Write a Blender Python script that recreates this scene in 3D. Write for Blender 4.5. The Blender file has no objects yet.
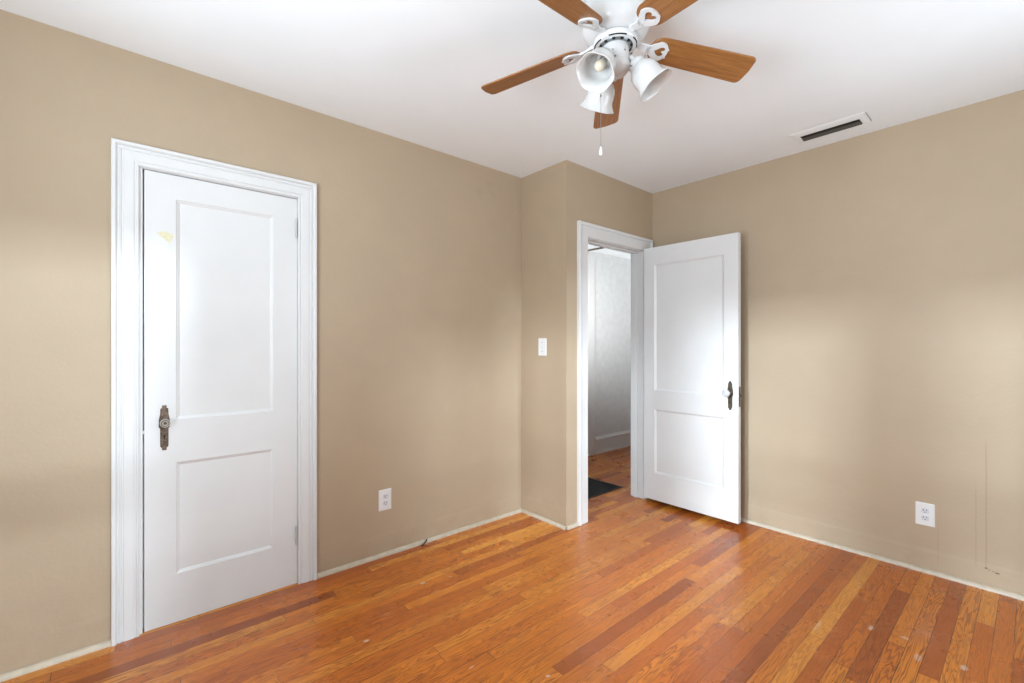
import bpy, bmesh, math, random
from mathutils import Vector, Matrix

S = bpy.context.scene
COL = S.collection
PI = math.pi
H = 2.44            # ceiling height

# ---------------------------------------------------------------- camera
cam = bpy.data.cameras.new('camera')
cam.sensor_fit = 'HORIZONTAL'
cam.sensor_width = 36.0
cam.lens = 456.0 / 1024.0 * 36.0
cam.shift_y = 3.0 / 1024.0
cam.clip_start = 0.02
camo = bpy.data.objects.new('camera', cam)
COL.objects.link(camo)
camo.location = (0, 0, 1.22)
camo.rotation_euler = (PI / 2, 0, math.radians(48.93 - 90))
S.camera = camo

# ---------------------------------------------------------------- world, daylight, exposure
wd = bpy.data.worlds.new('world')
S.world = wd
wd.use_nodes = True
bg = wd.node_tree.nodes['Background']
bg.inputs['Color'].default_value = (0.80, 0.90, 1.0, 1)
bg.inputs['Strength'].default_value = 0.6

S.view_settings.view_transform = 'Standard'
S.view_settings.look = 'None'
S.view_settings.gamma = 1
S.view_settings.use_curve_mapping = False
S.view_settings.exposure = -0.06


def area(name, loc, target, sx, sy, power, col=(1, 1, 1), spread=180):
    l = bpy.data.lights.new(name, 'AREA')
    l.shape = 'RECTANGLE'
    l.size, l.size_y, l.energy, l.color = sx, sy, power, col
    l.spread = math.radians(spread)
    o = bpy.data.objects.new(name, l)
    COL.objects.link(o)
    o.location = loc
    d = Vector(target) - Vector(loc)
    o.rotation_euler = d.to_track_quat('-Z', 'Y').to_euler()
    return o


COOL = (0.74, 0.88, 1.0)
FILL = (0.77, 0.885, 1.0)
# soft daylight at the window openings (behind the camera)
WIN_NEAR = [(0.22, 0.62), (0.72, 1.35)]     # y ranges on wall_near (x = -0.80)
WIN_BACK = [(-0.50, 0.52), (1.68, 2.55)]     # x ranges on wall_back (y = -0.65)
WZ0, WZ1 = 0.75, 2.10
for a, b in WIN_NEAR:
    area('daylight', (-0.95, (a + b) / 2, (WZ0 + WZ1) / 2), (3, (a + b) / 2, (WZ0 + WZ1) / 2 + 3.2), b - a, WZ1 - WZ0, 54, FILL)
for (a, b), pw in zip(WIN_BACK, (7, 28)):
    area('daylight', ((a + b) / 2, -0.80, (WZ0 + WZ1) / 2), ((a + b) / 2, 3, (WZ0 + WZ1) / 2 + 3.2), b - a, WZ1 - WZ0, pw, FILL)
# open sky beyond the windows casts soft patches; the higher lamps are added fill
area('sky_fill', (-6.8, 0.9, 3.0), (3.2, 0.7, 1.0), 0.7, 0.5, 85, COOL, 60)
area('sky_fill', (-6.8, 0.9, 4.0), (3.2, 0.7, 0.6), 0.9, 0.9, 26, COOL, 60)  # added lamp, brightens the low right wall and floor
area('sky_fill', (1.05, -6.6, 2.9), (-0.3, 2.4, 1.0), 0.6, 0.4, 56, COOL, 60)
area('sky_fill', (0.2, -6.6, 4.0), (0.9, 2.4, 0.6), 0.9, 0.9, 26, COOL, 60)  # added lamp, brightens the low left wall and floor
area('sky_fill', (2.5, -6.6, 3.7), (1.9, 2.4, 0.6), 1.0, 0.8, 48, COOL, 60)  # added lamp to lift the lower left wall between the windows' patches
area('sky_fill', (-6.8, -1.0, 3.4), (2.2, 2.2, 0.7), 0.8, 0.7, 60, COOL, 60)  # added lamp to lift the lower part of the narrow far wall
# added area lamp inside the hall's unseen end, standing in for daylight
area('hall_fill', (2.42, 2.55, 1.45), (4.4, 3.15, 1.75), 0.5, 1.2, 17, (0.95, 0.97, 1.0), 62)


# ---------------------------------------------------------------- materials
def srgb(r, g, b):
    def f(c):
        c /= 255.0
        return c / 12.92 if c <= 0.04045 else ((c + 0.055) / 1.055) ** 2.4
    return (f(r), f(g), f(b), 1)


class NT:
    """small helper for building node trees"""
    def __init__(self, name):
        self.m = bpy.data.materials.new(name)
        self.m.use_nodes = True
        self.t = self.m.node_tree
        self.b = self.t.nodes['Principled BSDF']

    def n(self, kind, **kw):
        nd = self.t.nodes.new(kind)
        for k, v in kw.items():
            setattr(nd, k, v)
        return nd

    def set(self, sock, v):
        if hasattr(v, 'is_output') or isinstance(v, bpy.types.NodeSocket):
            self.t.links.new(v, sock)
        else:
            sock.default_value = v

    def math(self, op, a, b=0.0, c=0.0, clamp=False):
        nd = self.n('ShaderNodeMath', operation=op, use_clamp=clamp)
        self.set(nd.inputs[0], a); self.set(nd.inputs[1], b); self.set(nd.inputs[2], c)
        return nd.outputs[0]

    def mix(self, f, a, b, blend='MIX'):
        nd = self.n('ShaderNodeMix', data_type='RGBA', blend_type=blend)
        self.set(nd.inputs[0], f); self.set(nd.inputs[6], a); self.set(nd.inputs[7], b)
        return nd.outputs[2]

    def coord(self):
        return self.n('ShaderNodeTexCoord').outputs['Object']

    def xyz(self, v):
        nd = self.n('ShaderNodeSeparateXYZ'); self.set(nd.inputs[0], v)
        return nd.outputs

    def comb(self, x, y, z):
        nd = self.n('ShaderNodeCombineXYZ')
        self.set(nd.inputs[0], x); self.set(nd.inputs[1], y); self.set(nd.inputs[2], z)
        return nd.outputs[0]

    def noise(self, v, scale, detail=2.0, rough=0.5, dist=0.0):
        nd = self.n('ShaderNodeTexNoise')
        self.set(nd.inputs['Vector'], v)
        nd.inputs['Scale'].default_value = scale
        nd.inputs['Detail'].default_value = detail
        nd.inputs['Roughness'].default_value = rough
        nd.inputs['Distortion'].default_value = dist
        return nd.outputs[0]

    def white(self, v):
        nd = self.n('ShaderNodeTexWhiteNoise', noise_dimensions='3D')
        self.set(nd.inputs['Vector'], v)
        return nd.outputs[0]

    def ramp(self, f, stops, interp='LINEAR'):
        nd = self.n('ShaderNodeValToRGB')
        self.set(nd.inputs[0], f)
        e = nd.color_ramp.elements
        nd.color_ramp.interpolation = interp
        while len(e) < len(stops):
            e.new(0.5)
        for s, (p, c) in zip(e, stops):
            s.position = p
            s.color = c if len(c) == 4 else (*c, 1)
        return nd.outputs[0]

    def rng(self, v, a, b, c=0.0, d=1.0, smooth=True):
        nd = self.n('ShaderNodeMapRange')
        nd.interpolation_type = 'SMOOTHSTEP' if smooth else 'LINEAR'
        self.set(nd.inputs[0], v)
        for i, x in zip((1, 2, 3, 4), (a, b, c, d)):
            nd.inputs[i].default_value = x
        return nd.outputs[0]

    def bump(self, h, strength, dist=0.01):
        nd = self.n('ShaderNodeBump')
        nd.inputs['Strength'].default_value = strength
        nd.inputs['Distance'].default_value = dist
        self.set(nd.inputs['Height'], h)
        self.set(self.b.inputs['Normal'], nd.outputs[0])

    def done(self, **kw):
        for k, v in kw.items():
            self.set(self.b.inputs[k], v)
        return self.m


def plain(name, col, rough=0.5, metal=0.0, var=0.04, scale=14, bump=0.0, bscale=180, **kw):
    t = NT(name)
    co = t.coord()
    nz = t.noise(co, scale, 3)
    dark = tuple(c * (1 - 2 * var) for c in col[:3]) + (1,)
    c = t.mix(t.rng(nz, 0.3, 0.7), dark, col)
    if bump:
        t.bump(t.noise(co, bscale, 3), bump, 0.002)
    return t.done(**{'Base Color': c, 'Roughness': rough, 'Metallic': metal}, **kw)


M = {}


def wall_paint(name, col, marks=False, smudge=False):
    t = NT(name)
    co = t.coord()
    x, y, z = t.xyz(co)
    c2 = tuple(v * 0.955 for v in col[:3]) + (1,)
    c = t.mix(t.rng(t.noise(co, 2.3, 4, 0.6), 0.3, 0.7), c2, col)
    # faint dirt near the floor
    d = t.math('MULTIPLY', t.rng(z, 0.35, 0.0, 0, 1), t.rng(t.noise(co, 5, 4, 0.65), 0.45, 0.75))
    c = t.mix(t.math('MULTIPLY', d, 0.22), c, srgb(150, 122, 98))
    if marks:   # thin rusty drip runs and a pair of scuffs
        for y0, za, zb, w, s in ((0.197, 0.10, 0.56, 0.0022, 0.16), (0.161, 0.10, 0.78, 0.0022, 0.26),
                                 (0.338, 0.05, 0.34, 0.003, 0.09)):
            dy = t.math('ABSOLUTE', t.math('SUBTRACT', t.math('ADD', y, t.math('MULTIPLY', t.noise(co, 9, 1), 0.004)), y0 + 0.002))
            m = t.math('MULTIPLY', t.rng(dy, w * 1.6, w * 0.4), t.math('MULTIPLY', t.rng(z, za - 0.01, za + 0.01), t.rng(z, zb, zb - 0.12)))
            c = t.mix(t.math('MULTIPLY', m, s), c, srgb(128, 84, 62))
        for y0, z0, ry, rz in ((0.161, 0.104, 0.006, 0.004), (0.123, 0.092, 0.009, 0.0045), (0.15, 0.099, 0.004, 0.002), (0.137, 0.096, 0.004, 0.002)):
            a = t.math('DIVIDE', t.math('SUBTRACT', y, y0), ry)
            b = t.math('DIVIDE', t.math('SUBTRACT', z, z0), rz)
            r = t.math('ADD', t.math('MULTIPLY', a, a), t.math('MULTIPLY', b, b))
            c = t.mix(t.math('MULTIPLY', t.rng(r, 1.3, 0.5), 0.75), c, srgb(92, 70, 56))
    if smudge:  # old rubbed mark high up by the corner
        a = t.math('DIVIDE', t.math('SUBTRACT', x, 1.90), 0.16)
        b = t.math('DIVIDE', t.math('SUBTRACT', z, 2.29), 0.09)
        r = t.math('ADD', t.math('MULTIPLY', a, a), t.math('MULTIPLY', b, b))
        m = t.math('MULTIPLY', t.rng(r, 1.0, 0.1), t.rng(t.noise(co, 14, 4, 0.6), 0.4, 0.65))
        c = t.mix(t.math('MULTIPLY', m, 0.13), c, srgb(118, 92, 62))
    h = t.math('ADD', t.math('MULTIPLY', t.noise(co, 70, 4, 0.6), 0.6), t.math('MULTIPLY', t.noise(co, 9, 3), 1.6))
    t.bump(h, 0.22, 0.006)
    return t.done(**{'Base Color': c, 'Roughness': 0.62})


BEIGE = srgb(178, 158, 132)
M['wall'] = wall_paint('beige_wall_paint', BEIGE)
M['wall_left'] = wall_paint('beige_wall_paint_rubbed', BEIGE, smudge=True)
M['wall_right'] = wall_paint('beige_wall_paint_marked', BEIGE, marks=True)
M['hall_wall'] = plain('hall_wall_paint', srgb(216, 217, 216), 0.6, bump=0.08)
M['ceiling'] = plain('ceiling_paint', srgb(239, 243, 244), 0.8, var=0.012, scale=3, bump=0.12, bscale=90)
M['white'] = plain('white_gloss_paint', srgb(219, 219, 217), 0.32, var=0.012, scale=6, bump=0.06, bscale=60)
M['shoe'] = plain('cream_shoe_paint', srgb(198, 184, 162), 0.5, var=0.07, scale=30, bump=0.1, bscale=80)
M['plastic'] = plain('white_plastic', srgb(226, 225, 222), 0.3, var=0.01)
M['slot'] = plain('dark_slot', srgb(40, 38, 36), 0.6)
M['bronze'] = plain('aged_bronze', srgb(122, 104, 88), 0.42, 0.75, var=0.28, scale=70, bump=0.25, bscale=260)
M['darkbronze'] = plain('dark_bronze', srgb(104, 94, 78), 0.4, 0.7, var=0.25, scale=70, bump=0.2, bscale=260)
M['black'] = plain('black_void', srgb(9, 9, 9), 0.8)
M['iron'] = plain('black_iron', srgb(30, 30, 31), 0.5, 0.3, var=0.2)
M['louver'] = plain('grey_louver', srgb(78, 77, 72), 0.5)
M['end_shade_grey'] = plain('shaded_end_grey', srgb(172, 168, 162), 0.5)  # grey that puts shade on the vent frame's end edge
M['hinge'] = plain('shaded_hinge_paint', srgb(196, 195, 192), 0.4, var=0.05, scale=60)  # white hinge paint greyed to stand in for the hinge's shadow line
M['steel'] = plain('brushed_steel', srgb(150, 156, 158), 0.35, 0.8)
M['fan_white'] = plain('fan_white_enamel', srgb(213, 212, 210), 0.25, var=0.01)
M['paintspot'] = plain('old_yellow_paint', srgb(224, 219, 184), 0.6, var=0.06, scale=90)
M['threshold'] = plain('oak_threshold', srgb(170, 102, 52), 0.35, var=0.15, scale=30)
M['hatch'] = plain('brown_wood_strip', srgb(84, 70, 60), 0.5)

t = NT('shade_glass')
M['shade'] = t.done(**{'Base Color': srgb(232, 231, 228), 'Roughness': 0.18, 'Transmission Weight': 0.25,
                       'Subsurface Weight': 0.35, 'Subsurface Radius': (0.02, 0.02, 0.02), 'Coat Weight': 0.4})
t = NT('bulb_glass')
M['bulb'] = t.done(**{'Base Color': srgb(222, 211, 186), 'Roughness': 0.25, 'Coat Weight': 0.3})
t = NT('knob_glass')
M['knob'] = t.done(**{'Base Color': srgb(240, 241, 243), 'Roughness': 0.08, 'Transmission Weight': 0.55, 'IOR': 1.5})

# oak blade: grain runs along the local X axis
t = NT('blade_oak')
co = t.coord()
x, y, z = t.xyz(co)
g = t.noise(t.comb(t.math('MULTIPLY', x, 3.0), t.math('MULTIPLY', y, 55.0), z), 2.2, 5, 0.6, 0.3)
fine = t.noise(t.comb(t.math('MULTIPLY', x, 12.0), t.math('MULTIPLY', y, 260.0), z), 2.0, 3)
c = t.ramp(g, [(0.25, srgb(108, 68, 32)), (0.48, srgb(142, 92, 45)), (0.7, srgb(160, 108, 57))])
c = t.mix(t.math('MULTIPLY', t.rng(fine, 0.55, 0.75), 0.35), c, srgb(104, 64, 30))
M['blade'] = t.done(**{'Base Color': c, 'Roughness': 0.4})

# strip oak floor: boards run along world X
t = NT('oak_strip_floor')
co = t.coord()
x, y, z = t.xyz(co)
BW = 0.0572
row = t.math('FLOOR', t.math('DIVIDE', y, BW))
fy = t.math('FRACT', t.math('DIVIDE', y, BW))
r1 = t.white(t.comb(row, 3.7, 0.0))
r2 = t.white(t.comb(row, 9.1, 2.0))
ln = t.math('ADD', 0.8, t.math('MULTIPLY', r2, 0.9))
xs = t.math('DIVIDE', t.math('ADD', x, t.math('MULTIPLY', r1, 7.0)), ln)
cell = t.math('FLOOR', xs)
fx = t.math('FRACT', xs)
pid = t.white(t.comb(row, cell, 1.3))
pid2 = t.white(t.comb(row, cell, 5.9))
pid3 = t.white(t.comb(cell, row, 8.2))
base = t.ramp(pid, [(0.0, srgb(150, 73, 24)), (0.18, srgb(187, 98, 28)), (0.45, srgb(206, 116, 34)),
                    (0.8, srgb(215, 129, 42)), (1.0, srgb(230, 155, 62))])
# cathedral grain: stretched distorted noise turned into rings, offset for every board
gx = t.math('ADD', t.math('MULTIPLY', x, 1.5), t.math('MULTIPLY', pid2, 37.0))
gy = t.math('ADD', t.math('MULTIPLY', y, 16.0), t.math('MULTIPLY', pid3, 53.0))
gv = t.comb(gx, gy, t.math('MULTIPLY', pid, 11.0))
field = t.noise(gv, 1.1, 3, 0.5, 0.35)
rings = t.math('FRACT', t.math('MULTIPLY', field, 17.0))
ringm = t.math('MULTIPLY', t.rng(rings, 0.25, 0.95), t.rng(rings, 1.0, 0.94))
fine = t.noise(t.comb(t.math('MULTIPLY', x, 10.0), t.math('MULTIPLY', y, 330.0), pid), 1.6, 3, 0.6)
col = t.mix(t.math('MULTIPLY', ringm, t.math('ADD', 0.36, t.math('MULTIPLY', pid3, 0.5))), base, srgb(132, 62, 20))
col = t.mix(t.math('MULTIPLY', t.rng(fine, 0.5, 0.75), 0.25), col, srgb(118, 60, 26))
# reddish broad tint variation and worn greyish patches
col = t.mix(t.math('MULTIPLY', t.rng(t.noise(co, 1.3, 3, 0.5), 0.45, 0.7), 0.28), col, srgb(182, 92, 34))
streak = t.rng(t.noise(t.comb(t.math('MULTIPLY', x, 2.2), t.math('MULTIPLY', y, 30.0), pid2), 1.5, 4, 0.6), 0.62, 0.78)
col = t.mix(t.math('MULTIPLY', streak, 0.6), col, srgb(92, 48, 25))
worn = t.math('MULTIPLY', t.rng(t.noise(t.comb(t.math('MULTIPLY', x, 0.7), y, 4.2), 1.5, 4, 0.6), 0.48, 0.72), 0.30)
col = t.mix(worn, col, srgb(142, 78, 28))
# scuffs and paint specks, each at its own place on the boards
marks = [(1.189, 2.058, 0.026, 0.012, 0.8), (0.780, 1.809, 0.022, 0.012, 0.7), (1.202, 1.178, 0.016, 0.010, 0.6),
         (2.454, 0.464, 0.035, 0.016, 0.55), (2.477, 0.356, 0.018, 0.030, 0.4), (2.415, 0.177, 0.03, 0.02, 0.5),
         (2.36, 0.30, 0.05, 0.02, 0.30), (1.33, 2.02, 0.014, 0.008, 0.5), (2.30, 0.62, 0.10, 0.012, 0.22),
         (1.02, 1.40, 0.018, 0.006, 0.4)]
sp = t.noise(co, 60, 4, 0.7)
for mx, my, rx, ry, s in marks:
    a = t.math('DIVIDE', t.math('SUBTRACT', x, mx), rx)
    b = t.math('DIVIDE', t.math('SUBTRACT', y, my), ry)
    r = t.math('ADD', t.math('ADD', t.math('MULTIPLY', a, a), t.math('MULTIPLY', b, b)), t.math('MULTIPLY', sp, 1.6))
    col = t.mix(t.math('MULTIPLY', t.rng(r, 1.35, 0.85), s), col, srgb(222, 208, 196))
# joints
ey = t.math('MULTIPLY', t.math('MINIMUM', fy, t.math('SUBTRACT', 1.0, fy)), BW)
ex = t.math('MULTIPLY', t.math('MINIMUM', fx, t.math('SUBTRACT', 1.0, fx)), ln)
gap = t.math('MAXIMUM', t.rng(ey, 0.0019, 0.0004), t.rng(ex, 0.0019, 0.0005))
gvar = t.rng(t.noise(co, 4, 3), 0.35, 0.65, 0.4, 0.95)
col = t.mix(t.math('MULTIPLY', gap, gvar), col, srgb(66, 34, 16))
rough = t.math('ADD', 0.26, t.math('MULTIPLY', t.rng(t.noise(co, 6, 4, 0.6), 0.35, 0.7), 0.16))
hh = t.math('ADD', t.math('MULTIPLY', gap, -0.6), t.math('ADD', t.math('MULTIPLY', fine, 0.12), t.math('MULTIPLY', t.noise(co, 7, 2), 0.5)))
t.bump(hh, 0.22, 0.003)
M['floor'] = t.done(**{'Base Color': col, 'Roughness': rough, 'Specular IOR Level': 0.5, 'Coat Weight': 0.15, 'Coat Roughness': 0.2})


# ---------------------------------------------------------------- mesh helpers
def link(name, bm, mat, parent=None, smooth=None, bevel=0.0, seg=2, recalc=True):
    if recalc:
        bmesh.ops.recalc_face_normals(bm, faces=bm.faces)
    me = bpy.data.meshes.new(name)
    if smooth is not None:
        for f in bm.faces:
            f.smooth = True
        for e in bm.edges:
            if len(e.link_faces) == 2 and e.calc_face_angle(0) > math.radians(smooth):
                e.smooth = False
    bm.to_mesh(me)
    bm.free()
    me.materials.append(mat)
    o = bpy.data.objects.new(name, me)
    COL.objects.link(o)
    if parent is not None:
        o.parent = parent
    if bevel:
        md = o.modifiers.new('bevel', 'BEVEL')
        md.width = bevel
        md.segments = seg
        md.limit_method = 'ANGLE'
        md.angle_limit = math.radians(40)
    return o


def struct(o, label=None):
    o['kind'] = 'structure'
    if label:
        o['label'] = label
    return o


def tag(o, label, cat, group=None):
    o['label'] = label
    o['category'] = cat
    if group:
        o['group'] = group
    return o


def empty(name, loc, rz=0.0):
    o = bpy.data.objects.new(name, None)
    COL.objects.link(o)
    o.location = loc
    o.rotation_euler = (0, 0, rz)
    o.empty_display_size = 0.05
    return o


def box(bm, x0, x1, y0, y1, z0, z1, mat=None):
    vs = [bm.verts.new(p) for p in ((x0, y0, z0), (x1, y0, z0), (x1, y1, z0), (x0, y1, z0),
                                    (x0, y0, z1), (x1, y0, z1), (x1, y1, z1), (x0, y1, z1))]
    if mat is not None:
        for v in vs:
            v.co = mat @ v.co
    for f in ((0, 3, 2, 1), (4, 5, 6, 7), (0, 1, 5, 4), (1, 2, 6, 5), (2, 3, 7, 6), (3, 0, 4, 7)):
        bm.faces.new([vs[i] for i in f])
    return vs


def boxobj(name, b, mat, parent=None, bevel=0.0):
    bm = bmesh.new()
    box(bm, *b)
    return link(name, bm, mat, parent, bevel=bevel)


def prism(bm, pts, d0, d1, fn):
    """extrude the outline pts (u, v) from depth d0 to d1; fn(u, v, d) -> xyz"""
    a = [bm.verts.new(fn(u, v, d0)) for u, v in pts]
    b = [bm.verts.new(fn(u, v, d1)) for u, v in pts]
    n = len(pts)
    bm.faces.new(a[::-1])
    bm.faces.new(b)
    for i in range(n):
        bm.faces.new((a[i], a[(i + 1) % n], b[(i + 1) % n], b[i]))


def lathe(bm, prof, mat=None, n=32, cap0=True, cap1=True, lobes=None):
    """profile [(r, h)] about local Z; mat places it. lobes(i, ang) -> radius factor"""
    mat = mat or Matrix.Identity(4)
    rings = []
    for i, (r, h) in enumerate(prof):
        if r < 1e-6:
            rings.append([bm.verts.new(mat @ Vector((0, 0, h)))])
            continue
        ring = []
        for k in range(n):
            a = 2 * PI * k / n
            q = r * (lobes(i, a) if lobes else 1)
            ring.append(bm.verts.new(mat @ Vector((q * math.cos(a), q * math.sin(a), h))))
        rings.append(ring)
    for p, q in zip(rings, rings[1:]):
        for k in range(n):
            k2 = (k + 1) % n
            if len(p) == 1 and len(q) == 1:
                continue
            if len(p) == 1:
                bm.faces.new((p[0], q[k], q[k2]))
            elif len(q) == 1:
                bm.faces.new((p[k], q[0], p[k2]))
            else:
                bm.faces.new((p[k], q[k], q[k2], p[k2]))
    if cap0 and len(rings[0]) > 1:
        bm.faces.new(rings[0][::-1])
    if cap1 and len(rings[-1]) > 1:
        bm.faces.new(rings[-1])


def tube(bm, pts, r, n=8):
    pts = [Vector(p) for p in pts]
    rings = []
    up = Vector((0.13, 0.31, 0.94)).normalized()
    for i, p in enumerate(pts):
        d = (pts[min(i + 1, len(pts) - 1)] - pts[max(i - 1, 0)]).normalized()
        s = d.cross(up)
        if s.length < 1e-3:
            s = d.cross(Vector((1, 0, 0)))
        s.normalize()
        w = s.cross(d)
        rr = r[i] if isinstance(r, (list, tuple)) else r
        rings.append([bm.verts.new(p + rr * (math.cos(2 * PI * k / n) * s + math.sin(2 * PI * k / n) * w)) for k in range(n)])
    for a, b in zip(rings, rings[1:]):
        for k in range(n):
            bm.faces.new((a[k], b[k], b[(k + 1) % n], a[(k + 1) % n]))
    bm.faces.new(rings[0][::-1])
    bm.faces.new(rings[-1])


def axis_mat(origin, axis):
    q = Vector((0, 0, 1)).rotation_difference(Vector(axis).normalized())
    return Matrix.Translation(Vector(origin)) @ q.to_matrix().to_4x4()


def wall_with_holes(name, fn, a0, a1, z0, z1, thick, holes, mat, tweak=None):
    """wall slab; fn(a, d, z) -> xyz with d = 0 the room face and d = thick the back"""
    A = sorted({a0, a1, *[h[0] for h in holes], *[h[1] for h in holes]})
    Z = sorted({z0, z1, *[h[2] for h in holes], *[h[3] for h in holes]})
    solid = {}
    for i in range(len(A) - 1):
        for j in range(len(Z) - 1):
            ca, cz = (A[i] + A[i + 1]) / 2, (Z[j] + Z[j + 1]) / 2
            solid[i, j] = not any(h[0] < ca < h[1] and h[2] < cz < h[3] for h in holes)
    bm = bmesh.new()
    V = {}

    def v(i, j, d):
        if (i, j, d) not in V:
            V[i, j, d] = bm.verts.new(fn(A[i], thick * d, Z[j]))
        return V[i, j, d]
    for (i, j), s in solid.items():
        if not s:
            continue
        for d in (0, 1):
            bm.faces.new((v(i, j, d), v(i + 1, j, d), v(i + 1, j + 1, d), v(i, j + 1, d)))
        for di, dj, e in ((-1, 0, ((i, j), (i, j + 1))), (1, 0, ((i + 1, j), (i + 1, j + 1))),
                          (0, -1, ((i, j), (i + 1, j))), (0, 1, ((i, j + 1), (i + 1, j + 1)))):
            if not solid.get((i + di, j + dj), False):
                (p, q), (r, s2) = e
                bm.faces.new((v(p, q, 0), v(r, s2, 0), v(r, s2, 1), v(p, q, 1)))
    if tweak:
        tweak(bm)
    return struct(link(name, bm, mat))


def casing(name, fn, a0, a1, ztop, prof, mat, sides='LTR'):
    """mitred door casing; prof = [(u, t)] outward from the opening, fn(a, t, z) -> xyz"""
    bm = bmesh.new()
    st = [lambda u: (a0 - u, 0.0), lambda u: (a0 - u, ztop + u), lambda u: (a1 + u, ztop + u), lambda u: (a1 + u, 0.0)]
    rows = []
    for s in st:
        rows.append([bm.verts.new(fn(s(u)[0], tt, s(u)[1])) for u, tt in prof])
    n = len(prof)
    for r, q in zip(rows, rows[1:]):
        for k in range(n):
            bm.faces.new((r[k], r[(k + 1) % n], q[(k + 1) % n], q[k]))
    bm.faces.new(rows[0])
    bm.faces.new(rows[-1][::-1])
    return struct(link(name, bm, mat))


# ---------------------------------------------------------------- the room
XN, YB = -0.80, -0.65          # near and back walls (behind the camera)
YL, YE, XF, XR = 2.474, 2.035, 2.249, 3.279
TH = 0.105
HX1, HY1, HZ = 5.20, 3.22, 2.25    # hall

struct(boxobj('floor', (XN - 0.12, HX1 + 0.12, YB - 0.12, HY1 + 0.12, -0.10, 0.0), M['floor']))
bm = bmesh.new()
box(bm, XN - 0.12, XR + 0.12, YB - 0.12, YL + TH, H, H + 0.12)
struct(link('ceiling', bm, M['ceiling']))
bm = bmesh.new()
box(bm, XF + TH, HX1 + 0.08, YE + TH, HY1 + 0.08, HZ, H)
hc = struct(link('ceiling_hall', bm, M['ceiling']))

CL0, CL1, CLZ = 0.089, 0.706, 1.964       # closet door opening between the jambs
wall_with_holes('wall_left', lambda a, d, z: (a, YL + d, z), XN, XF, 0, H, TH,
                [(CL0 - 0.022, CL1 + 0.022, -1, CLZ + 0.022)], M['wall_left'])
bm = bmesh.new()
prism(bm, [(XF, YE), (XF + TH, YE + TH), (XF + TH, YL + TH), (XF, YL + TH)], 0, H, lambda u, v, d: (u, v, d))
struct(link('wall_far', bm, M['wall']))
EN0, EN1, ENZ = 2.437, 3.149, 1.955       # entry opening between the jambs


def mitre(bm):
    for v in bm.verts:
        if abs(v.co.x - XF) < 1e-4 and v.co.y > YE + 0.05:
            v.co.x = XF + TH


wall_with_holes('wall_entry', lambda a, d, z: (a, YE + d, z), XF, XR, 0, H, TH,
                [(EN0 - 0.022, EN1 + 0.022, -1, ENZ + 0.022)], M['wall'], mitre)
wall_with_holes('wall_right', lambda a, d, z: (XR + d, a, z), YB, YE + TH, 0, H, 0.12, [], M['wall_right'])
wall_with_holes('wall_back', lambda a, d, z: (a, YB - d, z), XN - 0.12, XR + 0.12, 0, H, 0.12,
                [(a, b, WZ0, WZ1) for a, b in WIN_BACK], M['wall'])
wall_with_holes('wall_near', lambda a, d, z: (XN - d, a, z), YB, YL + TH, 0, H, 0.12,
                [(a, b, WZ0, WZ1) for a, b in WIN_NEAR], M['wall'])
# hall beyond the doorway and the closet behind the closed door
struct(boxobj('wall_hall', (XF + TH, HX1 + 0.08, HY1, HY1 + 0.08, 0, HZ), M['hall_wall']))
struct(boxobj('wall_hall_end', (HX1, HX1 + 0.08, YE + TH, HY1, 0, HZ), M['hall_wall']))
struct(boxobj('wall_hall_side', (XR + 0.12, HX1, YE + TH - 0.08, YE + TH, 0, HZ), M['hall_wall']))
struct(boxobj('wall_hall_near', (XF + TH - 0.08, XF + TH, YL + TH, HY1 + 0.08, 0, HZ), M['hall_wall']))
bm = bmesh.new()
box(bm, -0.2, -0.15, YL + TH, 3.2, 0, H)
box(bm, 1.0, 1.05, YL + TH, 3.2, 0, H)
box(bm, -0.2, 1.05, 3.2, 3.25, 0, H)
box(bm, -0.2, 1.05, YL + TH, 3.25, H, H + 0.05)
struct(link('wall_closet', bm, M['hall_wall']))

# window frames behind the camera
def window(n, fn, a, b):
    bm = bmesh.new()
    def bb(u0, u1, z0, z1, d0, d1):
        p, q = fn(u0, d0), fn(u1, d1)
        box(bm, min(p[0], q[0]), max(p[0], q[0]), min(p[1], q[1]), max(p[1], q[1]), z0, z1)
    w = 0.045
    for u0, u1, z0, z1 in ((a, a + w, WZ0, WZ1), (b - w, b, WZ0, WZ1), (a + w, b - w, WZ0, WZ0 + w), (a + w, b - w, WZ1 - w, WZ1),
                           (a + w, b - w, (WZ0 + WZ1) / 2 - 0.02, (WZ0 + WZ1) / 2 + 0.02)):
        bb(u0, u1, z0, z1, 0.05, 0.09)
    struct(link('window_%d' % n, bm, M['white']))


k = 1
for a, b in WIN_NEAR:
    window(k, lambda u, d: (XN - d, u), a, b); k += 1
for a, b in WIN_BACK:
    window(k, lambda u, d: (u, YB - d), a, b); k += 1

# flush plaster base with a thin cream shoe along the floor
def base(side, fn, a, b, n):
    bm = bmesh.new()
    prism(bm, [(0, 0), (0.0012, 0), (0.0012, 0.110), (0.0, 0.128)], a, b, fn)
    struct(link('baseboard_' + side, bm, M['wall_right'] if side == 'right' else M['wall']))
    bm = bmesh.new()
    pr = [(0.003, 0)] + [(0.003 + 0.016 * math.cos(q), 0.021 * math.sin(q)) for q in [PI / 2 * i / 6 for i in range(7)]]
    prism(bm, pr, a, b, fn)
    struct(link('trim_%d' % n, bm, M['shoe'], smooth=35))


CW = 0.100
base('left_near', lambda u, v, d: (d, YL - u, v), XN, CL0 - 0.098, 1)
base('left', lambda u, v, d: (d, YL - u, v), CL1 + 0.085, XF, 2)
base('far', lambda u, v, d: (XF - u, d, v), YE, YL, 3)
base('right', lambda u, v, d: (XR - u, d, v), YB, YE, 4)
base('entry', lambda u, v, d: (d, YE - u, v), XF, EN0 - 0.080, 5)
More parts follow.
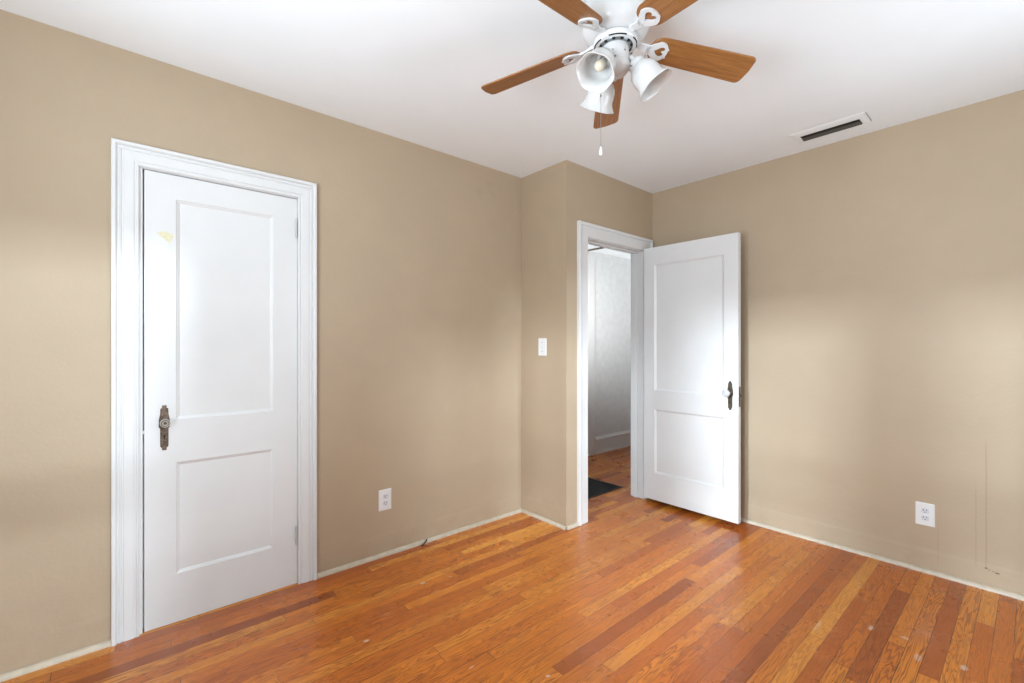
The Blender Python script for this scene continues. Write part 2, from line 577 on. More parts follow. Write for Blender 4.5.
# tall white hall baseboard with a moulded top, and the edge of a casing on that wall
bm = bmesh.new()
prism(bm, [(0, 0), (0.022, 0), (0.022, 0.02), (0.016, 0.024), (0.016, 0.150), (0.021, 0.156), (0.021, 0.166), (0.012, 0.176), (0.006, 0.19), (0, 0.19)],
      4.024, HX1, lambda u, v, d: (d, HY1 - u, v))
struct(link('baseboard_hall', bm, M['white']))
bm = bmesh.new()
prism(bm, [(0, 0), (0.006, 0), (0.006, 0.15), (0, 0.15)], 0, HZ - 0.04, lambda u, v, d: (4.024 - v, HY1 - u, d))
struct(link('trim_6', bm, M['white']))
struct(boxobj('trim_7', (3.875, 3.905, 2.55, HY1, HZ - 0.012, HZ), M['hatch']))

# door casings: inner bead, flat field, groove, raised back band
PROF = [(0.0, 0.0), (0.0, 0.010), (0.004, 0.014), (0.009, 0.014), (0.013, 0.010), (0.018, 0.011), (0.020, 0.015),
        (0.054, 0.017), (0.057, 0.013), (0.061, 0.013), (0.064, 0.018), (0.069, 0.019), (0.072, 0.014), (0.076, 0.014),
        (0.079, 0.021), (0.084, 0.025), (0.093, 0.025), (0.097, 0.021), (0.097, 0.0)]
casing('trim_8', lambda a, tt, z: (a, YL - tt, z), CL0 - 0.011, CL1 - 0.002, CLZ + 0.003, [(u * 0.92, tt) for u, tt in PROF], M['white'])
PROF2 = [(0.0, 0.0), (0.0, 0.012), (0.003, 0.016), (0.066, 0.017), (0.069, 0.014), (0.073, 0.014), (0.076, 0.021),
         (0.082, 0.025), (0.093, 0.025), (0.097, 0.021), (0.097, 0.0)]
casing('trim_9', lambda a, tt, z: (a, YE - tt, z), EN0 + 0.017, EN1 + 0.010, ENZ + 0.004, PROF2, M['white'])
# hall side casing of the same doorway
casing('trim_10', lambda a, tt, z: (a, YE + TH + tt, z), EN0 - 0.004, EN1 + 0.004, ENZ + 0.004, PROF2, M['white'])


def jamb(name, y0, y1, a0, a1, zt, stop0, stop1):
    bm = bmesh.new()
    box(bm, a0 - 0.02, a0, y0, y1, 0, zt + 0.02)
    box(bm, a1, a1 + 0.02, y0, y1, 0, zt + 0.02)
    box(bm, a0, a1, y0, y1, zt, zt + 0.02)
    box(bm, a0, a0 + 0.012, stop0, stop1, 0, zt)
    box(bm, a1 - 0.012, a1, stop0, stop1, 0, zt)
    box(bm, a0 + 0.012, a1 - 0.012, stop0, stop1, zt - 0.012, zt)
    struct(link(name, bm, M['white'], bevel=0.0015))


jamb('trim_11', YL - 0.001, YL + TH, CL0, CL1, CLZ, YL + 0.042, YL + 0.085)
jamb('trim_12', YE - 0.001, YE + TH + 0.001, EN0, EN1, ENZ, YE + 0.045, YE + 0.085)


# ---------------------------------------------------------------- doors
def door(name, width, h, panels, thick=0.035, stick=0.013, depth=0.009):
    """slab in local coords: x 0..width, z 0..h, y 0 (visible face) .. thick; panels = [(x0, x1, z0, z1)]"""
    bm = bmesh.new()
    X = sorted({0, width, *[p[0] for p in panels], *[p[1] for p in panels]})
    Z = sorted({0, h, *[p[2] for p in panels], *[p[3] for p in panels]})
    V = {}

    def v(x, y, z):
        k = (round(x, 5), round(y, 5), round(z, 5))
        if k not in V:
            V[k] = bm.verts.new(k)
        return V[k]
    for y, s in ((0, 1), (thick, -1)):
        for i in range(len(X) - 1):
            for j in range(len(Z) - 1):
                x0, x1, z0, z1 = X[i], X[i + 1], Z[j], Z[j + 1]
                if any(p[0] <= x0 and x1 <= p[1] and p[2] <= z0 and z1 <= p[3] for p in panels):
                    r = [(x0, z0), (x1, z0), (x1, z1), (x0, z1)]
                    lv = [(0, 0), (0.003, 0.0035), (stick * 0.55, depth * 0.55), (stick, depth)]
                    for (i0, d0), (i1, d1) in zip(lv, lv[1:]):
                        o = [(x0 + i0, z0 + i0), (x1 - i0, z0 + i0), (x1 - i0, z1 - i0), (x0 + i0, z1 - i0)]
                        n = [(x0 + i1, z0 + i1), (x1 - i1, z0 + i1), (x1 - i1, z1 - i1), (x0 + i1, z1 - i1)]
                        for k in range(4):
                            k2 = (k + 1) % 4
                            bm.faces.new((v(o[k][0], y + s * d0, o[k][1]), v(o[k2][0], y + s * d0, o[k2][1]),
                                          v(n[k2][0], y + s * d1, n[k2][1]), v(n[k][0], y + s * d1, n[k][1])))
                else:
                    bm.faces.new((v(x0, y, z0), v(x1, y, z0), v(x1, y, z1), v(x0, y, z1)))
    for i in range(len(X) - 1):
        for z in (0, h):
            bm.faces.new((v(X[i], 0, z), v(X[i + 1], 0, z), v(X[i + 1], thick, z), v(X[i], thick, z)))
    for j in range(len(Z) - 1):
        for x in (0, width):
            bm.faces.new((v(x, 0, Z[j]), v(x, 0, Z[j + 1]), v(x, thick, Z[j + 1]), v(x, thick, Z[j])))
    # inner edges of the frame around every panel (through the thickness)
    for p in panels:
        a, b, c, d = p[0] + stick, p[1] - stick, p[2] + stick, p[3] - stick
        y0, y1 = depth, thick - depth
        for q in (((a, c), (b, c)), ((b, c), (b, d)), ((b, d), (a, d)), ((a, d), (a, c))):
            (u0, w0), (u1, w1) = q
            bm.faces.new((v(u0, y0, w0), v(u1, y0, w1), v(u1, y1, w1), v(u0, y1, w0)))
    d = struct(link(name, bm, M['white']))
    for p in panels:
        boxobj('panel', (p[0] + stick - 0.002, p[1] - stick + 0.002, depth + 0.0006, thick - depth - 0.0006, p[2] + stick - 0.002, p[3] - stick + 0.002), M['white'], d)
    return d


PLATE = [(-0.008, 0.097), (0.008, 0.097), (0.008, 0.086), (0.0135, 0.083), (0.0145, 0.06), (0.019, 0.035), (0.019, 0.004),
         (0.0145, -0.004), (0.0145, -0.07), (0.0135, -0.082), (0.008, -0.086), (0.008, -0.097),
         (-0.008, -0.097), (-0.008, -0.086), (-0.0135, -0.082), (-0.0145, -0.07), (-0.0145, -0.004), (-0.019, 0.004),
         (-0.019, 0.035), (-0.0145, 0.06), (-0.0135, 0.083), (-0.008, 0.086)]


def lockset(d, cx, cz, y, s, mat, glass, kname='knob', ko=0.020):
    """escutcheon with raised field, keyhole, and a knob, on face y of door d; s = -1 sticks out towards -y"""
    bm = bmesh.new()
    prism(bm, PLATE, 0, 0.0035, lambda u, v, dd: (cx + u, y + s * dd, cz + v))
    prism(bm, [(u * 0.72, v * 0.93) for u, v in PLATE], 0.0034, 0.005, lambda u, v, dd: (cx + u, y + s * dd, cz + v))
    pl = link('escutcheon', bm, mat, d, bevel=0.0008, seg=1)
    pl['label'] = 'aged bronze escutcheon plate'
    bm = bmesh.new()
    kh = [(0.0055 * math.cos(q), 0.0055 * math.sin(q) + 0.006) for q in [PI * (1.25 - 1.5 * i / 9) - 0 for i in range(10)]]
    kh = [(0.0045 * math.cos(q), -0.036 + 0.0045 * math.sin(q)) for q in [-PI / 3 + (PI + 2 * PI / 3) * i / 10 for i in range(11)]] + [(-0.0018, -0.041), (-0.0025, -0.050), (0.0025, -0.050), (0.0018, -0.041)]
    prism(bm, kh, 0.0045, 0.0053, lambda u, v, dd: (cx + u, y + s * dd, cz + v))
    link('keyhole', bm, M['black'], pl)
    kz = cz + ko
    am = axis_mat((cx, y + s * 0.004, kz), (0, s, 0))
    bm = bmesh.new()
    lathe(bm, [(0.017, 0), (0.0165, 0.003), (0.012, 0.006), (0.0095, 0.009), (0.0085, 0.017), (0.011, 0.020), (0.0125, 0.022), (0.0125, 0.025)], am, 24)
    kn = link('shank', bm, mat, d, smooth=40)
    kn['label'] = 'bronze knob shank'
    bm = bmesh.new()
    if glass:
        lathe(bm, [(0.0115, 0.0245), (0.0115, 0.034), (0.0135, 0.037), (0.0135, 0.040), (0.010, 0.042)], am, 24)
        link('collar', bm, M['nickel'], kn, smooth=40)
        bm = bmesh.new()
        lob = lambda i, a: 1 - 0.05 * (0.5 + 0.5 * math.cos(12 * a))
        lathe(bm, [(0.011, 0.041), (0.017, 0.044), (0.0245, 0.052), (0.0270, 0.062), (0.0245, 0.071), (0.017, 0.077), (0.010, 0.079), (0.0, 0.0775)], am, 24, lobes=lob)
        kb = link(kname, bm, M['knob'], d, smooth=20)
        kb['label'] = 'clear faceted glass knob'
    else:
        lathe(bm, [(0.009, 0.0245), (0.0145, 0.028), (0.0180, 0.035), (0.0185, 0.041), (0.0175, 0.0455), (0.0160, 0.0465), (0.0142, 0.0455),
                   (0.0136, 0.0420), (0.0118, 0.0420), (0.0112, 0.0480), (0.0098, 0.0490), (0.0084, 0.0480), (0.0078, 0.0440), (0.0062, 0.0440), (0.0, 0.044)], am, 32)
        kb = link(kname, bm, M['knobring'], d, smooth=28)
        kb['label'] = 'ringed pale metal knob'
        bm = bmesh.new()
        lathe(bm, [(0.0137, 0.0415), (0.0137, 0.0428), (0.0117, 0.0428), (0.0117, 0.0415)], am, 32, cap0=False, cap1=False)
        link('knob_groove', bm, M['iron'], kb)
        bm = bmesh.new()
        lathe(bm, [(0.0060, 0.0435), (0.0056, 0.0475), (0.003, 0.0490), (0.0, 0.0492)], am, 16)
        link('knob_centre', bm, M['darkbronze'], kb, smooth=40)


M['nickel'] = plain('pale_nickel', srgb(214, 212, 206), 0.25, 0.6, var=0.05, scale=40)
M['knobring'] = plain('pale_bronze', srgb(196, 190, 180), 0.28, 0.55, var=0.06, scale=40)


def hinge(d, x, y, z0, z1, s, sx):
    """painted butt hinge: leaves and a five-knuckle barrel"""
    bm = bmesh.new()
    L = (z1 - z0)
    for k in range(5):
        a, b = z0 + L * k / 5 + 0.0004, z0 + L * (k + 1) / 5 - 0.0004
        lathe(bm, [(0.0045, a), (0.0052, a + 0.0008), (0.0052, b - 0.0008), (0.0045, b)], Matrix.Translation((x, y + s * 0.0125, 0)), 14)
    for zz, e in ((z0, -1), (z1, 1)):
        lathe(bm, [(0.0036, 0), (0.0042, 0.002), (0.0030, 0.005), (0.0, 0.006)], axis_mat((x, y + s * 0.0125, zz), (0, 0, e)), 12)
    box(bm, x - 0.001, x + 0.001, min(y, y + s * 0.014), max(y, y + s * 0.014), z0, z1)
    link('hinge', bm, M['hinge'], d, smooth=40)


# closet door, closed: hinged on its right-hand side
d1 = door('door_1', 0.609, 1.957, [(0.108, 0.497, 0.888, 1.853), (0.109, 0.497, 0.211, 0.700)])
d1.location = (0.0945, YL + 0.002, 0.003)
d1['label'] = 'closed white two-panel closet door in the left wall'
lockset(d1, 0.0675, 0.857, 0.0, -1, M['bronze'], False, ko=0.025)
hinge(d1, 0.601, 0.0, 1.762, 1.853, -1, 1)
hinge(d1, 0.601, 0.0, 0.204, 0.292, -1, 1)
bm = bmesh.new()   # old yellowed paint splash
prism(bm, [(-0.034, 0.012), (-0.022, 0.010), (-0.014, 0.017), (0.006, 0.018), (0.014, 0.013), (0.0275, 0.012), (0.028, -0.006), (0.022, -0.013), (0.017, -0.030),
           (0.012, -0.033), (0.009, -0.022), (0.000, -0.020), (-0.006, -0.010), (-0.017, -0.004), (-0.024, 0.004)],
      0, 0.0007, lambda u, v, d: (0.070 + u, -d, 1.688 + v))
ps = link('paint_spot', bm, M['paintspot'], d1)
ps['label'] = 'yellowed old paint splash'
bm = bmesh.new()   # latch bolt showing in the gap
box(bm, -0.006, 0.001, -0.0015, 0.012, 0.838, 0.852)
link('latch', bm, M['white'], d1, bevel=0.001)

# entry door, standing open at a right angle to its doorway
d2 = door('door_2', 0.712, 1.928, [(0.090, 0.618, 0.836, 1.795), (0.090, 0.618, 0.207, 0.692)])
d2.location = (3.106, 2.000, 0.034)
d2.rotation_euler = (0, 0, -PI / 2)        # local x -> -y, local y -> +x : face y=0 looks to -x
d2['label'] = 'open white two-panel entry door with a glass knob'
lockset(d2, 0.659, 0.844, 0.0, -1, M['darkbronze'], True)
lockset(d2, 0.659, 0.844, 0.035, 1, M['darkbronze'], True)
bm = bmesh.new()   # latch plate in the edge
box(bm, 0.7115, 0.7138, 0.007, 0.028, 0.772, 0.906)
box(bm, 0.7138, 0.723, 0.012, 0.023, 0.842, 0.856)
lp = link('latch_plate', bm, M['darkbronze'], d2, bevel=0.0006, seg=1)
lp['label'] = 'dark bronze latch plate on the door edge'
for z in (0.20, 0.91, 1.69):
    bm = bmesh.new()
    for k in range(5):
        a, b = z + 0.09 * k / 5 + 0.0004, z + 0.09 * (k + 1) / 5 - 0.0004
        lathe(bm, [(0.0045, a), (0.0055, a + 0.0008), (0.0055, b - 0.0008), (0.0045, b)], Matrix.Translation((-0.006, 0.038, 0)), 14)
    box(bm, -0.0012, 0.0, 0.006, 0.035, z, z + 0.09)
    link('hinge', bm, M['white'], d2, smooth=40)
# worn oak strip in the doorway
bm = bmesh.new()
prism(bm, [(-0.005, 0), (0.0, 0.004), (0.05, 0.006), (0.10, 0.004), (0.105, 0)], EN0, EN1, lambda u, v, d: (d, YE + 0.015 + u, v))
# ---------------------------------------------------------------- plates on the walls
def rounded(w, h, r, n=5):
    pts = []
    for cx, cy, a0 in ((w / 2 - r, h / 2 - r, 0), (-w / 2 + r, h / 2 - r, PI / 2), (-w / 2 + r, -h / 2 + r, PI), (w / 2 - r, -h / 2 + r, 1.5 * PI)):
        for i in range(n + 1):
            a = a0 + PI / 2 * i / n
            pts.append((cx + r * math.cos(a), cy + r * math.sin(a)))
    return pts


def cover_plate(parent, holes=()):
    bm = bmesh.new()
    prism(bm, rounded(0.0785, 0.121, 0.004), 0, 0.003, lambda u, v, d: (u, -d, v))
    prism(bm, rounded(0.0735, 0.116, 0.004), 0.0029, 0.0055, lambda u, v, d: (u, -d, v))
    return link('cover_plate', bm, M['plastic'], parent, bevel=0.0012)


def outlet(loc, rz, label):
    o = empty('wall_outlet', loc, rz)
    tag(o, label, 'outlet')
    cover_plate(o)
    for s in (1, -1):
        bm = bmesh.new()
        cz = s * 0.0195
        pts = []
        for i in range(24):
            a = 2 * PI * i / 24
            pts.append((max(-0.0165, min(0.0165, 0.0185 * math.cos(a))), cz + max(-0.0135, min(0.0135, 0.0175 * math.sin(a)))))
        prism(bm, pts, 0.005, 0.0068, lambda u, v, d: (u, -d, v))
        rc = link('receptacle', bm, M['receptacle'], o, bevel=0.0006, seg=1)
        for dx, hh in ((-0.0065, 0.0085), (0.0065, 0.0068)):
            bm = bmesh.new()
            prism(bm, [(dx - 0.0014, cz + 0.004 - hh / 2), (dx + 0.0014, cz + 0.004 - hh / 2), (dx + 0.0014, cz + 0.004 + hh / 2), (dx - 0.0014, cz + 0.004 + hh / 2)],
                  0.0062, 0.0071, lambda u, v, d: (u, -d, v))
            link('slot', bm, M['slot'], rc)
        bm = bmesh.new()
        lathe(bm, [(0.0026, 0), (0.0026, 0.0008)], axis_mat((0, -0.0063, cz - 0.0075), (0, -1, 0)), 12)
        link('ground_hole', bm, M['slot'], rc)
    bm = bmesh.new()
    lathe(bm, [(0.0032, 0), (0.003, 0.0008), (0.0, 0.0012)], axis_mat((0, -0.0054, 0), (0, -1, 0)), 14)
    link('screw', bm, M['plastic'], o)
    return o


M['receptacle'] = plain('receptacle_plastic', srgb(208, 210, 214), 0.35, var=0.01)
outlet((1.180, YL, 0.322), 0, 'white duplex outlet low on the left wall beside the closet door')
outlet((XR, 0.388, 0.310), -PI / 2, 'white duplex outlet low on the right wall')

sw = empty('light_switch', (XF, 2.256, 1.203), -PI / 2)
tag(sw, 'white toggle light switch on the narrow wall beside the doorway', 'light switch')
cover_plate(sw)
bm = bmesh.new()
box(bm, -0.006, 0.006, -0.0066, -0.005, -0.0125, 0.0125)
link('toggle_slot', bm, M['receptacle'], sw)
bm = bmesh.new()
prism(bm, [(-0.0052, -0.004), (0.0052, -0.004), (0.0052, 0.006), (-0.0052, 0.006)], 0.006, 0.0075, lambda u, v, d: (u, -d, v))
prism(bm, [(-0.0045, 0.0), (0.0045, 0.0), (0.004, 0.0085), (-0.004, 0.0085)], 0.007, 0.017, lambda u, v, d: (u, -d, v + (d - 0.007) * 0.7))
link('toggle', bm, M['plastic'], sw, bevel=0.0008)
for s in (1, -1):
    bm = bmesh.new()
    lathe(bm, [(0.0032, 0), (0.003, 0.0008), (0.0, 0.0012)], axis_mat((0, -0.0054, s * 0.030), (0, -1, 0)), 14)
    link('screw', bm, M['louver'], sw)

# ---------------------------------------------------------------- ceiling vent
vx, vy = 3.055, 0.766
vt = empty('ceiling_vent', (vx, vy, H))
tag(vt, 'white ceiling air vent with a dark slot near the right wall', 'vent')
bm = bmesh.new()
OX, OY, IX, IY, IC = 0.090, 0.180, 0.038, 0.142, 0.013
# bevelled frame: outer edge on the ceiling, raised flat, then the opening
lv = [(OX, OY, 0, 0), (OX, OY, -0.0015, 0), (OX - 0.030, OY - 0.022, -0.004, 0), (IX + 0.002, IY + 0.002, -0.004, IC), (IX, IY, -0.003, IC), (IX, IY, 0.0, IC)]
rows = [[bm.verts.new((sx * a + c0, sy * b, z)) for sx, sy in ((-1, -1), (1, -1), (1, 1), (-1, 1))] for a, b, z, c0 in lv]
for p, q in zip(rows, rows[1:]):
    for k in range(4):
        bm.faces.new((p[k], p[(k + 1) % 4], q[(k + 1) % 4], q[k]))
for k in range(4):
    bm.faces.new((rows[0][k], rows[0][(k + 1) % 4], rows[-1][(k + 1) % 4], rows[-1][k]))
link('frame', bm, M['ceiling'], vt)
boxobj('backing', (IC - IX - 0.001, IC + IX + 0.001, -IY - 0.001, IY + 0.001, -0.0015, -0.0005), M['black'], vt)
for i, xx in enumerate((IC + 0.007, IC + 0.026)):
    bm = bmesh.new()
    box(bm, -0.0085, 0.0085, -IY, IY, -0.0006, 0.0006, Matrix.Translation((xx, 0, -0.0048)) @ Matrix.Rotation(math.radians(22), 4, 'Y'))
    link('louver', bm, M['louver'], vt)
bm = bmesh.new()   # grey strip painting shade along the end edge of the frame
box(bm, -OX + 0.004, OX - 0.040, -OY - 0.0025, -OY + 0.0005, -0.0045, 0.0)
link('end_shade', bm, M['end_shade_grey'], vt)

# ---------------------------------------------------------------- floor grille in the hall
gx0, gx1, gy0, gy1 = 2.66, 3.272, 2.315, 2.72
fg = empty('floor_grille', ((gx0 + gx1) / 2, (gy0 + gy1) / 2, 0))
tag(fg, 'black metal floor grille set in the hall boards beyond the doorway', 'floor grille')
bm = bmesh.new()
hw, hh = (gx1 - gx0) / 2, (gy1 - gy0) / 2
for a in ((-hw, hw, -hh, -hh + 0.022), (-hw, hw, hh - 0.022, hh), (-hw, -hw + 0.022, -hh + 0.022, hh - 0.022), (hw - 0.022, hw, -hh + 0.022, hh - 0.022)):
    box(bm, *a, 0.0, 0.006)
link('frame', bm, M['iron'], fg, bevel=0.002)
boxobj('backing', (-hw + 0.02, hw - 0.02, -hh + 0.02, hh - 0.02, 0.0002, 0.0012), M['black'], fg)
bm = bmesh.new()
n = 30
for i in range(1, n):
    x = -hw + 0.022 + (2 * hw - 0.044) * i / n
    box(bm, x - 0.0028, x + 0.0028, -hh + 0.02, hh - 0.02, 0.001, 0.0046)
n = 18
for i in range(1, n):
    y = -hh + 0.022 + (2 * hh - 0.044) * i / n
    box(bm, -hw + 0.02, hw - 0.02, y - 0.0028, y + 0.0028, 0.0012, 0.0048)
link('lattice', bm, M['iron'], fg)

# ---------------------------------------------------------------- cable stub at the foot of the left wall
bm = bmesh.new()
cx = 1.425
tube(bm, [(cx + 0.024, YL - 0.014, 0.021), (cx + 0.016, YL - 0.024, 0.022), (cx + 0.004, YL - 0.034, 0.018), (cx - 0.012, YL - 0.040, 0.013), (cx - 0.022, YL - 0.042, 0.006)],
     [0.0035, 0.0035, 0.0035, 0.0035, 0.003], 8)
tube(bm, [(cx - 0.020, YL - 0.0418, 0.0068), (cx - 0.028, YL - 0.043, 0.0058)], [0.0048, 0.0045], 8)
tag(link('cable_stub', bm, M['black'], smooth=40), 'short dark cable stub lying against the shoe moulding of the left wall', 'cable')

# ---------------------------------------------------------------- ceiling fan
FX, FY, FZ = 1.321, 0.965, 2.25
fan = empty('ceiling_fan', (FX, FY, H))
tag(fan, 'white five-blade ceiling fan with oak blades and three glass light shades', 'ceiling fan')
Z = FZ - H                     # blade plane, local
bm = bmesh.new()
lathe(bm, [(0.0, 0.0), (0.098, 0.0), (0.100, -0.006), (0.096, -0.012), (0.106, -0.022), (0.113, -0.040), (0.115, -0.085), (0.1155, -0.095),
           (0.113, -0.125), (0.104, -0.142), (0.090, -0.152), (0.076, -0.158), (0.0, -0.158)], None, 64)
link('motor_housing', bm, M['fan_white'], fan, smooth=30)
bm = bmesh.new()               # dark gap above the flywheel
lathe(bm, [(0.070, -0.157), (0.070, -0.166), (0.0, -0.166)], None, 48, cap0=False)
link('motor_gap', bm, M['black'], fan, smooth=30)
bm = bmesh.new()               # flywheel ring that carries the irons
lathe(bm, [(0.045, -0.162), (0.076, -0.162), (0.0775, -0.166), (0.0765, -0.176), (0.072, -0.181), (0.060, -0.182), (0.0585, -0.179), (0.0585, -0.1725), (0.045, -0.1725)], None, 64, cap0=False, cap1=False)
fw = link('flywheel', bm, M['fan_white'], fan, smooth=30)
PH = -0.513
for k in range(5):             # dark curved slots between the irons
    a0 = PH - k * 2 * PI / 5 + PI / 5
    bm = bmesh.new()
    outer = [(0.0738 * math.cos(a0 + q), 0.0738 * math.sin(a0 + q)) for q in [-0.42 + 0.84 * i / 12 for i in range(13)]]
    inner = [(0.0708 * math.cos(a0 + q), 0.0708 * math.sin(a0 + q)) for q in [0.42 - 0.84 * i / 12 for i in range(13)]]
    prism(bm, outer + inner, -0.1785, -0.1822, lambda u, v, d: (u, v, d))
    link('slot', bm, M['black'], fw)
bm = bmesh.new()               # grey motor hub ring with vents around the switch housing
lathe(bm, [(0.0585, -0.172), (0.0575, -0.178), (0.052, -0.184), (0.046, -0.185)], None, 48, cap0=False, cap1=False)
hub = link('hub_ring', bm, M['steel'], fan, smooth=40)
for k in range(12):
    a = 2 * PI * k / 12
    bm = bmesh.new()
    box(bm, 0.0495, 0.0565, -0.005, 0.005, -0.1845, -0.178, Matrix.Rotation(a, 4, 'Z'))
    link('vent_hole', bm, M['black'], hub)
bm = bmesh.new()               # switch housing and light fitter
lathe(bm, [(0.044, -0.178), (0.045, -0.186), (0.0465, -0.200), (0.0475, -0.230), (0.046, -0.240), (0.050, -0.244), (0.051, -0.252), (0.047, -0.262), (0.036, -0.275),
           (0.020, -0.283), (0.008, -0.286), (0.0075, -0.292), (0.004, -0.296), (0.0, -0.297)], None, 40)
sh = link('switch_housing', bm, M['fan_white'], fan, smooth=35)
for a in (0.3, 2.4, 3.6, 4.5):
    bm = bmesh.new()
    lathe(bm, [(0.003, 0), (0.0025, 0.0018), (0, 0.002)], axis_mat((0.0468 * math.cos(a), 0.0468 * math.sin(a), -0.215), (math.cos(a), math.sin(a), 0)), 10)
    link('screw', bm, M['steel'], sh)

# one blade with its iron, built along +X and copied around
bl0, bl1, bw0, bw1 = 0.128, 0.520, 0.050, 0.0575
out = []
R0 = 0.045                       # rounded root
for i in range(9):
    a = PI / 2 + PI / 2 * i / 8
    out.append((bl0 + R0 + R0 * math.cos(a), (bw0 - R0) + R0 * math.sin(a)))
out = [(bl0 + R0 + R0 * math.cos(a), (bw0 - R0) + R0 * math.sin(a)) for a in [PI / 2 + PI / 2 * i / 8 for i in range(9)]] + \
      [(bl0 + R0 + R0 * math.cos(a), -(bw0 - R0) + R0 * math.sin(a)) for a in [PI + PI / 2 * i / 8 for i in range(9)]]
rt = 0.020
out += [(bl1 - rt + rt * math.cos(a), -(bw1 - rt) + rt * math.sin(a)) for a in [-PI / 2 + PI / 2 * i / 6 for i in range(7)]]
out += [(bl1 + 0.004, 0.0)]
out += [(bl1 - rt + rt * math.cos(a), (bw1 - rt) + rt * math.sin(a)) for a in [PI / 2 * i / 6 for i in range(7)]]
PITCH = Matrix.Rotation(math.radians(-14), 4, 'X') @ Matrix.Rotation(math.radians(6.2), 4, 'Y')
bm = bmesh.new()
prism(bm, out, -0.003, 0.003, lambda u, v, d: (u, v, d))
blade = link('blade', bm, M['blade'], fan, bevel=0.0012, seg=1)
# iron: a heart loop on the blade and an arm back to the flywheel
def heart(sc, off):
    pts = []
    for i in range(40):
        q = 2 * PI * i / 40
        hx = 16 * math.sin(q) ** 3 / 16.0
        hy = (13 * math.cos(q) - 5 * math.cos(2 * q) - 2 * math.cos(3 * q) - math.cos(4 * q)) / 16.0
        pts.append((off + hy * sc[0], hx * sc[1]))
    return pts


bm = bmesh.new()
ho = [(0.160 + 0.045 * math.cos(q) - 0.005 * (1 + math.cos(2 * q)) * (math.cos(q) > 0), 0.036 * math.sin(q) * (1.0 if math.cos(q) > 0 else (1 + 0.55 * math.cos(q)))) for q in [2 * PI * i / 40 for i in range(40)]]
hi = heart((0.0225, 0.0200), 0.166)
hi = [hi[(i)] for i in range(40)]
zt, zb = -0.0035, -0.0095


def put(p, z):
    return bm.verts.new((p[0], p[1], z))


o1, o2, i1, i2 = [put(p, zt) for p in ho], [put(p, zb) for p in ho], [put(p, zt) for p in hi], [put(p, zb) for p in hi]
for i in range(40):
    j = (i + 1) % 40
    bm.faces.new((o1[i], o1[j], o2[j], o2[i]))
    bm.faces.new((i1[i], i2[i], i2[j], i1[j]))
    bm.faces.new((o2[i], o2[j], i2[j], i2[i]))
    bm.faces.new((o1[i], i1[i], i1[j], o1[j]))
prev = None
arm = [(0.070, 0.010, -0.004, 0.012), (0.085, 0.011, -0.003, 0.010), (0.100, 0.0125, -0.006, 0.006), (0.118, 0.014, -0.0095, 0.006), (0.130, 0.0155, -0.0095, 0.006)]
sec = []
for xx, w, zz, th in arm:
    sec.append([bm.verts.new(p) for p in ((xx, -w, zz), (xx, w, zz), (xx, w, zz + th), (xx, -w, zz + th))])
for a, b in zip(sec, sec[1:]):
    for k in range(4):
        bm.faces.new((a[k], a[(k + 1) % 4], b[(k + 1) % 4], b[k]))
bm.faces.new(sec[0]); bm.faces.new(sec[-1][::-1])
for sx, sy in ((0.193, 0.016), (0.193, -0.016), (0.130, 0.0)):
    lathe(bm, [(0.0034, 0), (0.003, 0.0015), (0, 0.0018)], axis_mat((sx, sy, zb), (0, 0, -1)), 10)
iron = link('blade_iron', bm, M['fan_white'], blade, bevel=0.0014, seg=2)
iron['label'] = 'white heart-shaped blade bracket'
irons = [(blade, iron)]
for k in range(5):
    if k:
        b2 = blade.copy(); COL.objects.link(b2); b2.parent = fan
        i2_ = iron.copy(); COL.objects.link(i2_); i2_.parent = b2
    else:
        b2 = blade
    b2.matrix_local = Matrix.Translation((0, 0, Z + 0.036)) @ Matrix.Rotation(PH - k * 2 * PI / 5, 4, 'Z') @ PITCH

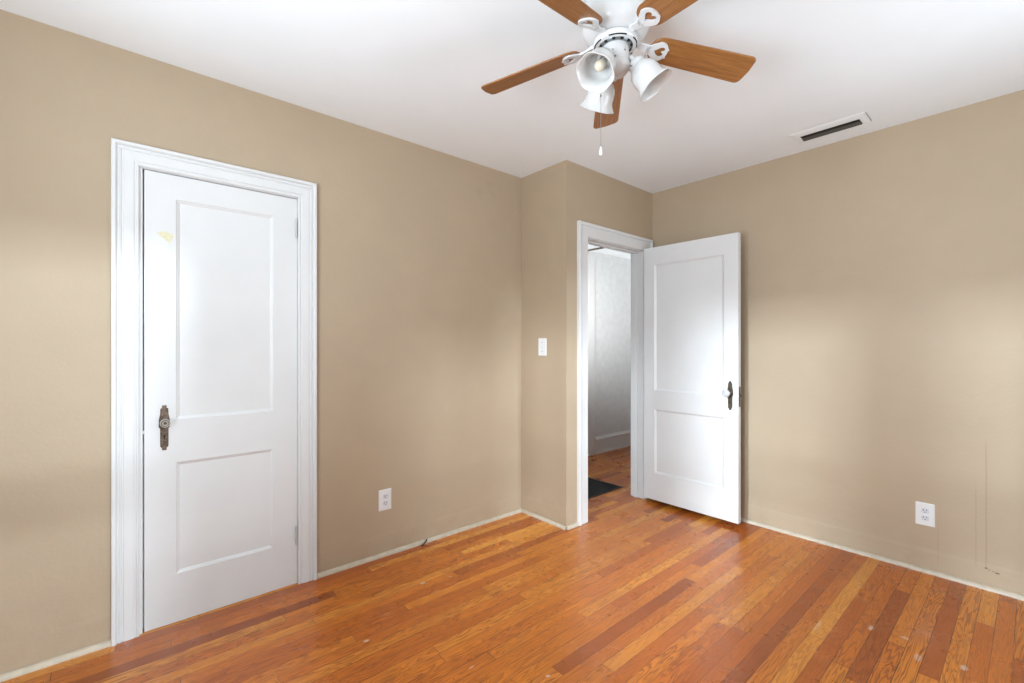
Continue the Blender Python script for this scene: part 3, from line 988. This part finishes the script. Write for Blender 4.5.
# three arms with bell shades, one to camera-right, two at 120 degrees
ca = math.radians(48.93)
fr = Vector((math.sin(ca), -math.cos(ca), 0))
ff = Vector((math.cos(ca), math.sin(ca), 0))
for ang in (12, 132, 252):
    q = math.radians(ang)
    er = fr * math.cos(q) - ff * math.sin(q)
    ax = (er * math.sin(math.radians(38)) + Vector((0, 0, -1)) * math.cos(math.radians(38))).normalized()
    p0 = er * 0.040 + Vector((0, 0, -0.222))
    neck = er * 0.064 + Vector((0, 0, -0.240))
    bm = bmesh.new()
    tube(bm, [p0, er * 0.050 + Vector((0, 0, -0.224)), er * 0.058 + Vector((0, 0, -0.229)), neck], [0.010, 0.010, 0.011, 0.012], 14)
    lathe(bm, [(0.012, -0.006), (0.022, -0.002), (0.029, 0.006), (0.030, 0.018), (0.0285, 0.020), (0.0, 0.016)], axis_mat(neck, ax), 28)
    arm_o = link('lamp_holder', bm, M['fan_white'], fan, smooth=40)
    # thumb screws around the holder
    for s in (0.4, 2.5, 4.6):
        am = axis_mat(neck + ax * 0.013, ax)
        side = (am.to_3x3() @ Vector((math.cos(s), math.sin(s), 0)))
        bm = bmesh.new()
        lathe(bm, [(0.0018, 0), (0.0018, 0.006), (0.0034, 0.006), (0.0034, 0.010), (0, 0.0105)], axis_mat(neck + ax * 0.013 + side * 0.0295, side), 10)
        link('screw', bm, M['steel'], arm_o)
    am = axis_mat(neck, ax)
    pr = [(0.0275, 0.010), (0.0285, 0.020), (0.036, 0.028), (0.045, 0.040), (0.0495, 0.055), (0.0500, 0.070), (0.0500, 0.083), (0.0530, 0.096), (0.0595, 0.108), (0.0645, 0.114)]
    inn = [(r - 0.003, h) for r, h in pr[::-1]]
    lobe = lambda i, a: 1 + (0.030 * math.cos(6 * a) if 8 <= i <= 11 else (0.015 * math.cos(6 * a) if i in (7, 12) else 0))
    bm = bmesh.new()
    lathe(bm, pr + [(0.0632, 0.1155)] + inn, am, 48, cap0=False, cap1=False, lobes=lobe)
    shd = link('lamp_shade', bm, M['shade'], fan, smooth=50)
    shd['label'] = 'white glass bell shade'
    bm = bmesh.new()
    lathe(bm, [(0.013, 0.012), (0.0135, 0.034), (0.012, 0.036), (0.0, 0.036)], am, 20, cap0=False)
    link('socket', bm, M['steel'], shd, smooth=40)
    bm = bmesh.new()
    lathe(bm, [(0.010, 0.036), (0.011, 0.042), (0.016, 0.054), (0.0175, 0.064), (0.0155, 0.074), (0.010, 0.081), (0.0, 0.084)], am, 24, cap0=True)
    link('bulb', bm, M['bulb'], shd, smooth=60)

# beaded pull chain with a white fob, hanging from the switch housing
pc = Vector((-0.030, -0.0345, 0)).normalized() * 0.0
rel = fr * -0.052 + ff * -0.012
bm = bmesh.new()
tube(bm, [rel * 0.88 + Vector((0, 0, -0.225)), rel + Vector((0, 0, -0.228)), rel * 1.03 + Vector((0, 0, -0.236)), rel * 1.03 + Vector((0, 0, -0.535))], 0.0009, 6)
zz = -0.24
while zz > -0.53:
    lathe(bm, [(0.0, 0.0014), (0.0014, 0), (0.0, -0.0014)], Matrix.Translation(rel * 1.03 + Vector((0, 0, zz))), 6)
    zz -= 0.005
lathe(bm, [(0.0, 0.004), (0.003, 0.002), (0.003, -0.003), (0.0, -0.005)], Matrix.Translation(rel * 1.03 + Vector((0, 0, -0.356))), 8)
chn = link('pull_chain', bm, M['steel'], fan)
bm = bmesh.new()
lathe(bm, [(0.0015, 0.0), (0.0035, -0.003), (0.0045, -0.010), (0.0058, -0.020), (0.0058, -0.027), (0.003, -0.031), (0.0, -0.032)], Matrix.Translation(rel * 1.03 + Vector((0, 0, -0.533))), 14)
link('fob', bm, M['plastic'], chn, smooth=50)
